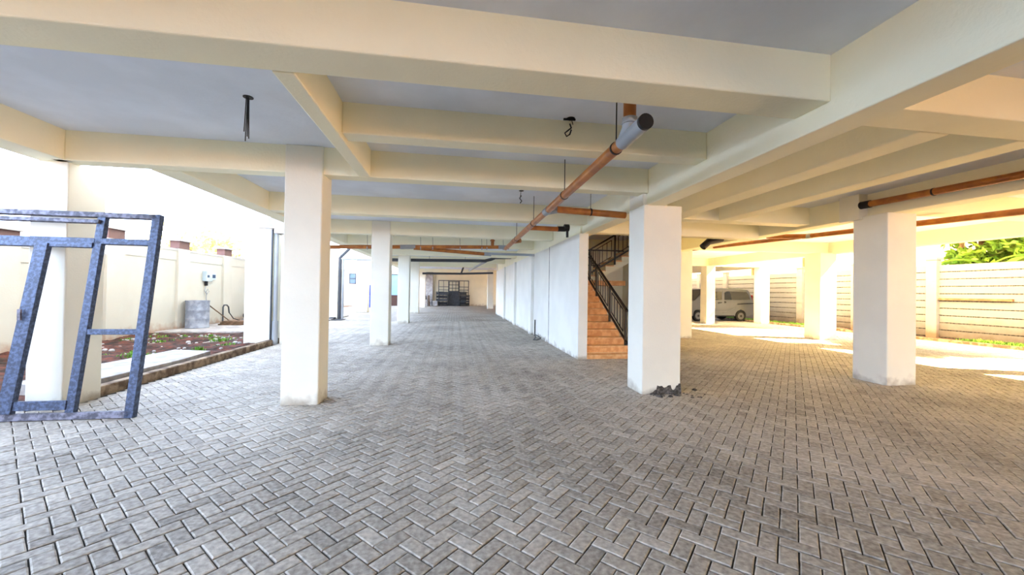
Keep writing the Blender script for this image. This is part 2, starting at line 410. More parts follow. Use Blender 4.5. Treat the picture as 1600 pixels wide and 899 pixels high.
# ------------------------------------------------------------------ boundary wall on the open (left) side
WX = -9.4
b = MB()
b.box(WX - .2, WX, -24, 12.0, -.2, 2.30); b.box(WX - .2, WX, 12.0, 24, -.2, 2.72)
wl = struct('wall_left', b, 'yard', 'cream boundary wall with pillars along the red soil bed', 'wall', origin=(WX, 12, 0))
b = MB(); b.box(WX - .24, WX + .035, -24, 12.0, 2.30, 2.37); b.box(WX - .24, WX + .035, 12.0, 24, 2.72, 2.80); b.build('coping', 'cope', wl)
b = MB(); b.box(WX, WX + .02, -24, 12.0, 1.98, 2.30); b.box(WX, WX + .02, 12, 24, 2.40, 2.72); b.build('band', 'yard', wl)
for y, capz in ((9.5, 2.38), (12.15, 2.8), (14.85, 2.8), (17.45, 2.8), (20.1, 2.8)):
    b = MB(); b.box(WX - .22, WX + .08, y - .28, y + .28, -.2, capz); pl = b.build('pillar', 'yard', wl)
    b = MB(); b.box(WX - .22, WX + .08, y - .26, y + .26, capz, capz + .26); b.build('pillar_head', 'brickcap', pl, origin=(WX, 12, 0))
    b = MB(); b.box(WX - .30, WX + .16, y - .36, y + .36, capz + .26, capz + .34); b.build('pillar_cap', 'cope', pl, origin=(WX, 12, 0))

# ------------------------------------------------------------------ precast block wall on the sunny (right) side
FX = 18.3
b = MB()
for ys in range(9):
    y0 = 3.6 + 2.85 * ys
    for c in range(10):
        z0 = c * .275
        b.box(FX + .02 + .006 * ((c * 7 + ys * 3) % 3), FX + .09, y0 + .02, y0 + 2.83, z0 + .034, z0 + .275)
wr = struct('wall_right', b, 'panel', 'long wall of stacked pale precast concrete panels beside the driveway', 'wall', origin=(FX, 12, 0))
b = MB(); b.box(FX + .06, FX + .075, 3.6, 29.4, 0, 2.74); b.build('joint_backing', 'patch', wr)
for i in range(10):
    y = 3.6 + 2.85 * i
    b = MB(); b.box(FX - .1, FX + .14, y - .17, y + .17, -.1, 2.97); p = b.build('post', 'post', wr, bevel=.01)
    b = MB(); b.box(FX - .14, FX + .18, y - .21, y + .21, 2.97, 3.05); b.build('post_cap', 'post', p, origin=(FX, 12, 0))
b = MB(); b.box(FX - .06, FX + .03, 10.0, 11.95, 1.42, 1.50)
tag(b.build('timber_batten', 'wood'), 'brown timber batten fixed along a joint of the block wall', 'batten')
b = MB(); b.box(16.55, 18.6, -24, 30, -.13, -.02)
struct('ground_verge', b, 'soil', 'strip of earth between the driveway kerb and the block wall', 'ground')
b = MB(); b.box(16.5, 16.62, -24, 30, -.1, .10)
struct('kerb_driveway', b, 'kerb', 'low concrete kerb along the driveway in front of the block wall', 'kerb', bevel=.015)

# ------------------------------------------------------------------ soil bed, kerb, path on the open side
b = MB()
nx, ny = 60, 110
r2 = random.Random(5)
from mathutils import noise
for j in range(ny + 1):
    for i in range(nx + 1):
        x = WX + (4.60) * i / nx; y = 5.6 + 8.1 * j / ny
        e = min(1, (nx - i) / 6, (ny - j) / 5, j / 5)
        z = .005 + .07 * e * (noise.noise((x * 1.3, y * 1.3, 0)) + .4) + .05 * e * noise.noise((x * 6, y * 6, 3)) + .02 * e * noise.noise((x * 19, y * 19, 7))
        b.v.append((x, y, z))
for j in range(ny):
    for i in range(nx):
        a0 = j * (nx + 1) + i; b.f.append((a0, a0 + 1, a0 + nx + 2, a0 + nx + 1))
struct('ground_soil_bed', b, 'soil', 'bed of loose red soil between the kerb and the boundary wall', 'soil', smooth=True)
# grass in the bed and on the verge
def blades(b, x, y, z, n, r, h, rr):
    for _ in range(n):
        a = rr.uniform(0, 6.28); d = rr.uniform(0, r); px, py = x + d * math.cos(a), y + d * math.sin(a)
        a2 = rr.uniform(0, 6.28); hh = h * rr.uniform(.5, 1); ln = hh * rr.uniform(.2, .8); wd = .012
        dx, dy = math.cos(a2), math.sin(a2)
        b.add([(px - dy * wd, py + dx * wd, z), (px + dy * wd, py - dx * wd, z), (px + dx * ln * .5 + dy * wd * .7, py + dy * ln * .5 - dx * wd * .7, z + hh * .7), (px + dx * ln * .5 - dy * wd * .7, py + dy * ln * .5 + dx * wd * .7, z + hh * .7), (px + dx * ln, py + dy * ln, z + hh)],
              [(0, 1, 2, 3), (3, 2, 4)])
b = MB()
for i in range(110):
    x = r2.uniform(-8.9, -5.4); y = r2.uniform(8.0, 13.3)
    if noise.noise((x * .7, y * .7, 9)) < .0: continue
    blades(b, x, y, 0.0, 22, .16, .10, r2)
blades(b, -5.75, 9.7, .02, 50, .12, .14, r2); blades(b, -6.6, 9.0, .02, 60, .25, .10, r2); blades(b, -6.2, 11.5, .02, 60, .3, .12, r2)
tag(b.build('grass', 'grass'), 'scattered green weeds growing on the red soil bed', 'grass', None, 'stuff')
b = MB()
for i in range(260):
    y = r2.choice((r2.uniform(16, 25), r2.uniform(16, 25), r2.uniform(8.8, 10.6)))
    x = r2.uniform(16.85, 17.85); blades(b, x, y, -.02, 16, .2, .17, r2)
tag(b.build('grass', 'grass'), 'bright green grass at the foot of the block wall', 'grass', None, 'stuff')
b = MB()
for i in range(140):
    x = r2.uniform(-9, -5.0); y = r2.uniform(9.2, 13.4); r_ = r2.uniform(.015, .06)
    b.lathe([(r_, -.01), (r_ * .95, r_ * .4), (r_ * .5, r_ * .7)], (x, y, .03), 6)
tag(b.build('rubble', 'conc'), 'small stones scattered over the red soil bed', 'rubble', None, 'stuff')
b = MB(); b.prism([(-4.86, 5.5), (-4.72, 5.5), (-4.72, 11.35), (-4.86, 11.35)], -.1, .13)
struct('kerb', b, 'kerb', 'rough concrete kerb between the block paving and the soil bed', 'kerb', bevel=.02)
b = MB(); b.prism([(-5.02, 5.9), (-4.95, 7.9), (-5.05, 8.9), (-5.85, 9.1), (-6.0, 7.0), (-5.9, 6.1)], 0, .16)
struct('concrete_slab', b, 'conc', 'pale concrete slab lying beside the kerb behind the blue steel frame', 'slab', bevel=.012)
b = MB(); b.box(WX, -5.75, 13.68, 22.2, -.1, .06)
struct('path', b, 'conc', 'concrete path along the boundary wall where the drum stands', 'path', bevel=.01)
b = MB(); b.box(-5.45, -5.0, 13.5, 13.66, -.01, .14)
tag(b.build('concrete_block', 'conc', bevel=.01), 'loose concrete block at the path corner by the white gate pillar', 'block')

# drum on the path
b = MB(); b.lathe([(.33, 0), (.345, .02), (.335, .05), (.335, .30), (.342, .32), (.335, .34), (.335, .60), (.342, .62), (.335, .64), (.335, .90), (.345, .93), (.345, .96), (.315, .96), (.315, .88)], (-8.93, 14.95, .06), 40)
tag(b.build('drum', 'drum', smooth=True), 'grey-blue drum standing on the path by the boundary wall', 'drum')
# meter box on the wall
mt = thing('meter_box', 'pale meter box fixed on the boundary wall above the drum', 'meter box', (WX + .08, 16.15, 1.75))
b = MB(); b.box(WX, WX + .16, 15.95, 16.30, 1.72, 2.10); b.build('box', 'meter', mt, bevel=.015)
b = MB(); b.box(WX, WX + .12, 16.32, 16.58, 1.78, 2.05); b.build('breaker_case', 'meter', mt, bevel=.01)
b = MB(); b.box(WX + .12, WX + .128, 16.36, 16.54, 1.85, 1.98); b.build('display_window', 'meterdark', mt)
b = MB(); b.box(WX + .16, WX + .17, 15.99, 16.10, 1.86, 1.95); b.build('label_plate', 'meterdark', mt)
b = MB(); b.tube([(WX + .06, 16.1, 1.72), (WX + .06, 16.1, 1.55)], .05); b.build('gland', 'black', mt)
b = MB()
b.tube([(WX + .05, 16.1, 1.55), (WX + .05, 16.02, 1.35), (WX + .06, 16.15, 1.22), (WX + .05, 16.3, 1.32), (WX + .05, 16.22, 1.42), (WX + .05, 16.12, 1.30), (WX + .05, 16.15, .9), (WX + .05, 16.15, .10)], .014, 8)
tag(b.build('cable', 'greypvc', mt), 'looped cable hanging under the box')
b = MB(); b.bar((WX + .06, 16.0, .95), (WX + .5, 17.0, .07), .03, .03)
tag(b.build('stake', 'wood'), 'thin wooden stake leaning on the wall beside the drum', 'stake')
for i, lb in enumerate(('weathered board at the bottom of the low stack behind the drum', 'weathered board in the middle of the low stack behind the drum', 'topmost weathered board of the low stack behind the drum')):
    b = MB(); b.box(-8.8 + .05 * i, -8.0 + .04 * i, 15.9 + .03 * i, 16.5, .06 + .05 * i, .11 + .05 * i)
    tag(b.build('wooden_board', 'wood', bevel=.004), lb, 'board', 'boards stacked on the path')
sp_ = thing('standpipe', 'thin bent standpipe rising from the path near the second wall pillar', 'standpipe', (-9.15, 17.0, .06))
b = MB(); b.tube([(-9.15, 16.85, .06), (-9.15, 16.85, .70), (-9.15, 16.92, .78), (-9.15, 17.1, .78), (-9.15, 17.22, .70), (-9.15, 17.28, .45)], .028, 10); b.build('pipe', 'darkpvc', sp_, smooth=True)
b = MB(); b.tube([(-9.15, 17.28, .46), (-9.1, 17.5, .2), (-9.0, 17.8, .1)], .018, 8); b.build('hose', 'black', sp_, smooth=True)
pm = thing('water_pump', 'small dark pump unit on the path below the boundary wall', 'pump', (-9.0, 18.9, .06))
b = MB(); b.tube([(-9.0, 18.35, .27), (-9.0, 19.0, .27)], .17, 18); b.build('motor', 'black', pm, smooth=True)
b = MB(); b.tube([(-9.0, 19.0, .3), (-9.0, 19.25, .3)], .21, 18); b.build('impeller_housing', 'darkpvc', pm, smooth=True)
b = MB(); b.box(-9.2, -8.8, 18.3, 19.3, .06, .12); b.build('base', 'conc', pm)
b = MB(); b.tube([(-9.0, 19.12, .48), (-9.0, 19.12, .62), (-9.05, 19.4, .62)], .03, 10); b.build('outlet', 'darkpvc', pm, smooth=True)

# white gate pillar with down pipe, pillars further out
gp = column(-5.45, -4.80, 10.95, 11.5, 3.08, 'white pillar with a drain pipe, standing at the end of the kerb')
b = MB(); b.box(-5.15, -4.55, 10.9, 11.45, 3.08, 3.36); b.box(-4.72, -4.42, 10.86, 11.3, 2.95, 3.30); b.build('corbel', 'conc', gp)
b = MB(); b.tube([(-4.70, 10.98, 0), (-4.70, 10.98, 3.0)], .05, 14); b.tube([(-4.70, 10.98, 0), (-4.70, 10.98, .62)], .075, 14); dpp = b.build('down_pipe', 'greypvc', gp, smooth=True)
b = MB(); b.box(-4.80, -4.77, 10.90, 10.95, 0, 3.05); b.build('dark_edge_strip', 'darkpvc', gp)
b = MB(); b.box(-4.60, -4.50, 11.02, 11.5, -.05, 3.08); b.build('side_pier', 'colm', gp)
g2 = column(-6.12, -5.72, 20.0, 20.5, 3.53, 'white pillar beyond the kerb with a dark drain pipe down its side')
b = MB(); b.tube([(-5.62, 20.0, 0), (-5.62, 20.0, 3.05), (-5.5, 20.0, 3.2), (-5.2, 20.0, 3.52)], .075, 14); b.build('down_pipe', 'darkpvc', g2, smooth=True)
b = MB(); b.tube([(-5.48, 20.0, 0), (-5.48, 20.0, 3.0)], .055, 14); b.build('grey_pipe', 'greypvc', g2, smooth=True)
b = MB(); b.tube([(-5.62, 20.0, 3.0), (-3.6, 20.0, 3.0)], .055, 12); tag(b.build('drain_pipe', 'greypvc', smooth=True), 'grey pipe crossing the opening between the outer pillar and the building', 'pipe')
b = MB(); b.box(-6.5, -5.3, 19.2, 19.88, -.01, .03)
tag(b.build('metal_sheet', 'darkpvc'), 'dark flat sheet lying at the foot of the outer drain pipe', 'sheet')
b = MB(); b.box(-5.95, -5.72, 19.5, 19.8, .03, .12)
tag(b.build('pipe_offcut', 'darkpvc', bevel=.01), 'dark offcut lying on the flat sheet by the outer drain pipe', 'offcut')
column(-6.32, -5.62, 26.1, 26.7, 3.4, 'white pillar before the window of the far white wall')
# blue drum and door far off
for z0, lb in ((0, 'lower blue plastic drum standing on the floor by the far white wall'), (.96, 'upper blue plastic drum stacked on another by the far white wall')):
    b = MB(); b.lathe([(.29, 0), (.30, .05), (.29, .3), (.30, .33), (.29, .36), (.29, .62), (.30, .65), (.29, .68), (.29, .9), (.2, .95)], (-6.85, 33.6, z0), 24)
    tag(b.build('blue_drum', 'blue', smooth=True), lb, 'drum', 'blue drums by the far wall')
d1 = thing('door_1', 'pale blue door in the far wall, seen between two columns', 'door', (-5.55, 38.55, 0)); tag(d1, kind='structure')
b = MB(); b.box(-6.1, -5.1, 38.5, 38.62, 0, 2.95); b.build('leaf', 'bluedoor', d1)
b = MB(); b.box(-6.2, -6.1, 38.46, 38.62, 0, 3.05); b.box(-5.1, -5.0, 38.46, 38.62, 0, 3.05); b.box(-6.2, -5.0, 38.46, 38.62, 2.95, 3.05); b.build('frame', 'steeldk', d1)
b = MB(); b.box(-5.25, -5.2, 38.42, 38.5, 1.0, 1.12); b.build('handle', 'rod', d1)
b = MB(); b.box(-6.2, -5.2, 37.2, 37.8, 0, .06); b.box(-6.15, -5.25, 37.25, 37.75, .06, .95); b.box(-6.2, -5.2, 37.2, 37.8, .95, 1.0)
tag(b.build('wooden_crate', 'brown'), 'dark brown crate in front of the pale blue door', 'crate')

# ------------------------------------------------------------------ big steel window frame leaning on the edge column
fr = thing('steel_window_frame', 'large blue-grey steel door and window frame leaning on a column', 'window frame', (-4.7, 5.1, 0))
def fp(x, v):      # point on the leaning frame at height v along the frame
    t = v / 2.40
    return (x, 4.95 + .345 * t, 2.375 * t)
NRM = Vector((0, 2.375, -.345)).normalized()
def fbar(xa, va, xb, vb, wdt, name, m='blueframe', dep=.05, off=0, parent=fr):
    b = MB(); A = Vector(fp(xa, va)) - NRM * off; B_ = Vector(fp(xb, vb)) - NRM * off
    b.bar(A, B_, wdt, dep, upv=NRM); return b.build(name, m, parent, bevel=.004)
FR, FL = -3.62, -5.95
fbar(FR, 0, FR, 2.40, .09, 'outer_stile', dep=.07)
fbar(FL, 0, FL, 2.40, .09, 'outer_stile', dep=.07)
fbar(FL, 2.37, FR, 2.37, .06, 'top_rail', 'rawframe', dep=.07)
fbar(FL, 2.28, -4.2, 2.28, .045, 'head_rail', 'rawframe', dep=.06, off=.03)
fbar(FL, .04, FR, .04, .075, 'bottom_rail', 'rawframe', dep=.07)
fbar(FL, 2.045, FR, 2.045, .07, 'transom', dep=.06)
fbar(-4.21, 0, -4.20, 2.37, .085, 'mullion', dep=.06)
fbar(-5.36, 0, -5.36, 2.37, .085, 'mullion', dep=.06)
fbar(-4.21, .97, FR, .97, .065, 'glazing_bar', dep=.05)
fbar(FL, .97, -5.36, .97, .065, 'glazing_bar', dep=.05)
lf = bpy.data.objects.new('door_leaf', None); COL.objects.link(lf); lf.parent = fr
def lbar(*a, **k): return fbar(*a, parent=lf, **k)
lbar(-4.80, .08, -4.74, 2.0, .13, 'leaf_stile', dep=.06, off=.03)
lbar(-5.30, .16, -4.24, .16, .10, 'leaf_bottom_rail', dep=.05, off=.02)
lbar(-5.30, 1.99, -4.24, 1.99, .06, 'leaf_top_rail', dep=.05, off=.02)
b = MB(); p = Vector(fp(-4.79, 1.1)) - NRM * .08; b.bar(p, p + Vector((0, 0, .12)), .03, .02); b.build('lock_plate', 'rawframe', lf)

# ------------------------------------------------------------------ hanging drain pipes
def clamp_ring(b, c, axis, r):
    c = Vector(c); a = Vector(axis).normalized(); b.tube([c - a * .012, c + a * .012], r, 18)
PX = 1.5
def pz(y): return 2.885 - (y - 2.85) * .0115
dr = thing('drain_pipe', 'long orange drain pipe hung under the beams, with a black front cap', 'pipe', (PX, 3.0, 2.88))
b = MB(); b.tube([(PX, 3.25, pz(3.25)), (PX, 11.35, pz(11.35))], .055, 24); b.build('pipe', 'orange', dr, smooth=True)
b = MB(); b.tube([(PX, 2.87, pz(2.87)), (PX, 3.30, pz(3.30))], .062, 24)
b.tube([(PX, 3.26, pz(3.2) + .01), (PX, 3.17, 2.95), (PX, 3.15, 3.03)], .060, 20); b.tube([(PX, 3.15, 2.99), (PX, 3.15, 3.04)], .066, 20)
b.build('branch_fitting', 'greypvc', dr, smooth=True)
b = MB(); b.tube([(PX, 2.852, pz(2.85)), (PX, 2.885, pz(2.88))], .064, 24); cpp = b.build('end_cap', 'black', dr, smooth=True)
b = MB(); b.tube([(PX, 3.15, 3.035), (PX, 3.15, SLAB + .01)], .055, 20); b.build('riser', 'orange', dr, smooth=True)
for y, ztop in ((3.43, SLAB), (5.15, SLAB), (7.25, SLAB), (9.3, SLAB)):
    b = MB(); b.tube([(PX, y, pz(y) + .055), (PX, y, ztop + .01)], .006, 6); hg = b.build('hanger_rod', 'rod', dr)
    b = MB(); clamp_ring(b, (PX, y, pz(y)), (0, 1, 0), .062); b.build('clamp', 'rod', hg, origin=tuple(dr.location))
for y in (6.15, 9.75):
    b = MB(); b.tube([(PX, y - .1, pz(y)), (PX, y + .12, pz(y))], .062, 20); b.tube([(PX, y + .05, pz(y)), (PX + .16, y - .08, pz(y) + .015)], .060, 18); b.build('branch_fitting', 'greypvc' if y < 7 else 'orange', dr, smooth=True)
b = MB(); b.tube([(PX + .14, 6.07, pz(6.1) + .012), (2.83, 6.07, pz(6.1) - .03)], .055, 20); b.build('branch_pipe', 'orange', dr, smooth=True)
b = MB(); b.tube([(2.22, 6.07, pz(6.1) + .04), (2.22, 6.07, SLAB + .01)], .005, 6); hg = b.build('hanger_rod', 'rod', dr)
b = MB(); clamp_ring(b, (2.22, 6.07, pz(6.1) - .005), (1, 0, 0), .062); b.build('clamp', 'rod', hg, origin=tuple(dr.location))
zb = pz(7.8)
b = MB(); b.tube([(PX + .02, 7.75, zb), (2.18, 7.75, zb - .005)], .05, 20); b.build('branch_pipe', 'orange', dr, smooth=True)
b = MB(); b.tube([(2.12, 7.75, zb), (2.28, 7.75, zb + .005)], .056, 18); b.tube([(2.26, 7.75, zb + .03), (2.36, 7.75, zb + .03)], .075, 18); b.tube([(2.33, 7.75, zb), (2.33, 7.75, zb - .17)], .028, 12); b.build('elbow', 'black', dr, smooth=True)

d2 = thing('drain_pipe', 'orange drain pipe crossing behind the second free-standing column', 'pipe', (-1, 11.5, 2.78))
b = MB(); b.tube([(-4.6, 11.5, 2.66), (-1.52, 11.5, 2.76)], .055, 18); b.tube([(-1.2, 11.5, 2.77), (1.36, 11.5, 2.845)], .055, 18); b.build('pipe', 'orange', d2, smooth=True)
b = MB(); b.tube([(-1.58, 11.5, 2.757), (-1.15, 11.5, 2.772)], .064, 18); b.build('branch_fitting', 'greypvc', d2, smooth=True)
b = MB(); b.tube([(1.3, 11.5, 2.845), (1.62, 11.5, 2.845)], .062, 18); b.build('end_fitting', 'greypvc', d2, smooth=True)
b = MB(); b.tube([(-1.2, 11.5, 2.74), (.95, 12.3, 2.70)], .055, 18); b.build('branch_pipe', 'orange', d2, smooth=True)
b = MB(); b.tube([(.92, 12.28, 2.70), (1.15, 12.36, 2.70)], .062, 16); b.tube([(1.1, 12.36, 2.72), (2.6, 12.36, 2.72)], .04, 14); b.build('grey_outlet', 'greypvc', d2, smooth=True)
b = MB(); b.tube([(1.12, 11.5, 2.83), (1.12, 11.5, 3.02)], .05, 14); b.tube([(1.12, 11.5, 3.02), (1.12, 11.5, 3.05)], .075, 14); b.tube([(1.12, 11.5, 3.05), (1.12, 11.5, SLAB + .01)], .05, 14); b.build('riser', 'orange', d2, smooth=True)
for x in (-2.5, -1.0, -.65, .15, .80, .95, 1.45):
    b = MB(); z = 2.78 + x * .027
    b.tube([(x, 11.5, z + .05), (x - .02, 11.5, SLAB + .01)], .005, 6); hg = b.build('hanger_rod', 'rod', d2)
    b = MB(); clamp_ring(b, (x, 11.5, z), (1, 0, 0), .061); b.build('clamp', 'greypvc', hg, origin=tuple(d2.location))

d3 = thing('drain_pipe', 'long dark grey pipe crossing the ceiling beyond the orange pipes', 'pipe', (0, 18.6, 2.9))
b = MB(); b.tube([(-3.5, 18.6, 2.90), (1.45, 18.6, 2.98), (1.75, 18.6, 3.06), (1.95, 18.5, 3.14), (2.7, 18.3, 3.16)], .075, 16); b.build('pipe', 'darkpvc', d3, smooth=True)
b = MB(); b.tube([(1.5, 18.7, 2.96), (.85, 22.5, 2.70)], .06, 14); b.build('branch_pipe', 'greypvc', d3, smooth=True)
for x in (-1.2, .5):
    b = MB(); b.tube([(x, 18.6, 2.95), (x, 18.6, SLAB + .01)], .008, 6); b.build('hanger_rod', 'rod', d3)
d4 = thing('drain_pipe', 'thin brown pipe crossing in front of the back wall', 'pipe', (0, 27, 2.66))
b = MB(); b.tube([(-2.2, 27, 2.66), (.45, 27, 2.70), (2.7, 27, 2.80)], .07, 14); b.build('pipe', 'darkpvc', d4, smooth=True)
b = MB(); b.tube([(.45, 27, 2.70), (.6, 27, 3.15), (.62, 27, SLAB + .01)], .06, 14); b.build('riser', 'darkpvc', d4, smooth=True)
d5 = thing('drain_pipe', 'orange pipe along the side of the grey-shaded beam', 'pipe', (7.22, 4, 3.05))
b = MB(); b.tube([(7.24, -1.5, 3.0), (7.24, 5.84, 3.15)], .055, 20); b.build('pipe', 'orange', d5, smooth=True)
b = MB(); b.tube([(7.24, 5.70, 3.147), (7.24, 5.86, 3.15)], .066, 20); b.build('end_socket', 'black', d5, smooth=True)
for y in (3.0, 4.8):
    b = MB(); clamp_ring(b, (7.24, y, 3.03 + .0204 * y), (0, 1, 0), .06); b.box(7.28, 7.39, y - .012, y + .012, 3.05 + .0204 * y, 3.08 + .0204 * y); b.build('clamp', 'rod', d5)
d6 = thing('drain_pipe', 'bright orange pipe beyond the square column, hung low over the sunny bay', 'pipe', (8.5, 7, 2.9))
def z6(y): return 2.83 + (y - 4.5) * .0365
b = MB(); b.tube([(8.5, -1, z6(-1)), (8.5, 12.9, z6(12.9))], .055, 20); b.build('pipe', 'orange', d6, smooth=True)
b = MB(); b.tube([(8.5, 8.1, z6(8.1)), (8.1, 8.9, z6(8.9) + .06)], .055, 16); b.build('branch_pipe', 'orange', d6, smooth=True)
b = MB(); b.tube([(8.5, 8.0, z6(8.0)), (8.5, 8.25, z6(8.25))], .063, 16); b.build('branch_fitting', 'greypvc', d6, smooth=True)
for y in (3.9, 6.9, 9.9):
    b = MB(); b.tube([(8.5, y, z6(y)), (8.5, y, SLAB)], .006, 6); b.build('hanger_rod', 'rod', d6)
b = MB(); b.tube([(6.62, 8.68, 2.90), (6.26, 8.68, 2.82), (6.10, 8.68, 2.68)], .085, 18)  # black tube put in place of a dark opening under the beam
tag(b.build('dark_opening', 'black', smooth=True), 'black bent tube standing in for a dark opening under the beam behind the staircase entrance', 'pipe')

# wires hanging from holes in the slab
def wires(x, y, n, ln, label, sd):
    t = thing('ceiling_wires', label, 'wires', (x, y, SLAB), 'wires left hanging from the slab'); r_ = random.Random(sd)
    b = MB(); b.lathe([(.045, -.006), (.045, .0)], (x, y, SLAB), 16); b.build('conduit_hole', 'black', t)
    b = MB()
    for i in range(n):
        dx, dy = r_.uniform(-.012, .012), r_.uniform(-.012, .012)
        pts = [(x + dx * (1 + k * .3), y + dy, SLAB - ln * k / 5 * (1 - .05 * i)) for k in range(6)]
        b.tube(pts, .0045, 6)
    b.build('wire', 'rod', t)
    return t
wires(-2.02, 4.05, 5, .43, 'bundle of straight wires hanging from the slab near the edge beam', 1)
t = wires(1.2, 3.92, 1, .06, 'curled black wire hanging above the front end of the drain pipe', 2)
b = MB(); b.tube([(1.19, 3.92, 3.30), (1.20, 3.90, 3.25), (1.165, 3.9, 3.22), (1.13, 3.9, 3.19), (1.15, 3.9, 3.155), (1.185, 3.9, 3.18), (1.2, 3.9, 3.23)], .008, 8); b.build('wire_loop', 'black', t)
b = MB(); b.tube([(1.12, 3.92, 3.345), (1.25, 3.92, 3.35)], .012, 8); b.build('hook_bar', 'black', t)
t = wires(1.19, 6.9, 1, .10, 'short bent wire hanging behind the first column row', 3)
b = MB(); b.tube([(1.19, 6.9, 3.27), (1.16, 6.9, 3.22), (1.20, 6.9, 3.17), (1.17, 6.9, 3.13)], .009, 8); b.build('wire_tail', 'black', t)

# ------------------------------------------------------------------ staircase and railings
st = thing('staircase', 'tan tiled staircase rising beside the white wall', 'stairs', (3.5, 8.25, 0))
tag(st, kind='thing')
X0, X1 = 2.985, 4.12; z = 0; y = 8.27; NST = 12
steps = []
for k in range(NST):
    h = .10 if k == 0 else .163
    b = MB(); b.box(X0, X1, y, y + .30, max(0, z - .12), z + h - .03); sp2 = b.build('step', 'tilej', st, bevel=.003)
    b = MB(); b.box(X0, X1, y - .022, y + .27, z + h - .03, z + h); b.build('tread', 'tile', sp2, origin=tuple(st.location), bevel=.004)
    z += h; y += .27; steps.append((y, z))
YL, ZL = y, z
b = MB(); b.prism([(8.55, 0), (YL, ZL - .35), (YL, ZL - .14), (8.35, -.0)], X0, X1, 'x'); b.build('flight_soffit', 'cream', st)
b = MB(); b.box(X0, 5.4, YL - .005, 12.7, ZL - .15, ZL); b.build('landing', 'tilej', st)
zz = ZL; xx = 4.22
for k in range(6):
    b = MB(); b.box(xx, xx + .29, 11.58, 12.68, zz - .04, zz + .133); sp2 = b.build('step', 'cream', st)
    b = MB(); b.box(xx - .02, xx + .27, 11.56, 12.68, zz + .133, zz + .163); b.build('tread', 'tile', sp2, origin=tuple(st.location))
    zz += .163; xx += .27
b = MB(); b.prism([(4.22, ZL - .15), (4.22, ZL - .02), (xx, zz - .10), (xx, zz - .24)], 11.60, 12.66, 'y'); b.build('flight_soffit', 'cream', st)

def railing(name, label, pa, pb, n_post):
    """pa, pb: floor-line ends; a top rail, a bottom rail, posts and framed balusters"""
    pa = Vector(pa); pb = Vector(pb)
    t = thing(name, label, 'railing', tuple(pa))
    def at(s, h): return tuple(pa + (pb - pa) * s + Vector((0, 0, h)))
    b = MB(); b.bar(at(-.03, .93), at(1.0, .93), .05, .045); b.build('handrail', 'iron', t)
    b = MB(); b.bar(at(-.03, .18), at(1.0, .18), .03, .05); b.build('bottom_rail', 'iron', t)
    for i in range(n_post):
        s = i / (n_post - 1)
        b = MB(); b.bar(at(s, -.02), at(s, .93), .045, .045); b.build('post', 'iron', t)
    for i in range(n_post - 1):
        s0, s1 = i / (n_post - 1), (i + 1) / (n_post - 1); d = s1 - s0
        f0, f1 = s0 + d * .14, s1 - d * .14
        b = MB(); b.bar(at(f0, .30), at(f1, .30), .018, .022); b.bar(at(f0, .82), at(f1, .82), .018, .022)
        b.bar(at(f0, .30), at(f0, .82), .018, .018); b.bar(at(f1, .30), at(f1, .82), .018, .018); b.build('infill_frame', 'iron', t)
        for j in range(1, 4):
            s = f0 + (f1 - f0) * j / 4
            b = MB(); b.bar(at(s, .30), at(s, .82), .016, .016); b.build('baluster', 'iron', t)
    return t
railing('stair_railing', 'black iron railing climbing along the lower flight of stairs', (4.05, 8.60, .20), (4.05, 11.45, 1.92), 4)
railing('stair_railing', 'black iron railing of the upper flight, rising away from the landing', (4.20, 11.50, 1.93), (5.86, 11.50, 2.92), 3)
t = thing('landing_guard', 'black iron window guard on the back wall of the stairwell', 'guard', (4.9, 12.64, 2.45))
b = MB(); b.bar((4.25, 12.64, 2.98), (5.88, 12.64, 2.98), .04, .04); b.build('top_rail', 'iron', t)
b = MB(); b.bar((4.25, 12.64, 2.45), (5.0, 12.64, 2.45), .03, .03); b.build('bottom_rail', 'iron', t)
for i in range(6):
    b = MB(); x = 4.27 + i * .14; b.bar((x, 12.64, 2.45), (x, 12.64, 2.98), .018, .018); b.build('baluster', 'iron', t)

# cable curl and conduit stub at the foot of the staircase wall
b = MB(); b.tube([(2.69, 12.5, .25), (2.66, 12.4, .12), (2.60, 12.0, .03), (2.45, 11.6, .02), (2.50, 11.3, .05), (2.66, 11.5, .08), (2.62, 12.0, .12), (2.68, 12.6, .05)], .014, 8)
b.tube([(2.735, 12.75, 0), (2.735, 12.75, .55)], .02, 8)
tag(b.build('cable_coil', 'black', smooth=True), 'black cable curled on the paving at the foot of the staircase wall', 'cable')

# ------------------------------------------------------------------ far end: steel door set leaning on the wall and loose panels
ds = thing('steel_door_set', 'grey steel door with side windows leaning on the far wall', 'door', (-.1, 38.2, 0)); tag(ds, kind='thing')
FY = 38.25
b = MB()
for x in (-1.56, -.60, .44, 1.36): b.box(x, x + .07, FY, FY + .08, 0, 2.53)
for z in (0, 2.46): b.box(-1.56, 1.43, FY, FY + .08, z, z + .07)
for x0, x1 in ((-1.5, -.6), (.5, 1.4)):
    for z in (1.85, 1.55, 1.30, .1): b.box(x0, x1, FY, FY + .06, z, z + .05)
b.build('frame', 'steeldk', ds)
b = MB(); b.box(-.53, .44, FY + .01, FY + .06, .05, 1.42)
lfd = b.build('door_leaf', 'steeldk', ds)
b = MB()
for x in (-.53, -.21, .11, .39): b.box(x, x + .05, FY, FY + .06, 1.42, 2.42)
for z in (1.42, 1.72, 2.05, 2.38): b.box(-.53, .44, FY, FY + .06, z, z + .05)
b.build('glazing_grid', 'steeldk', ds)
for x0 in (-1.5, .5):
    b = MB(); b.box(x0 + .43, x0 + .47, FY, FY + .05, 1.3, 2.46); b.build('side_glazing_bar', 'steeldk', ds)
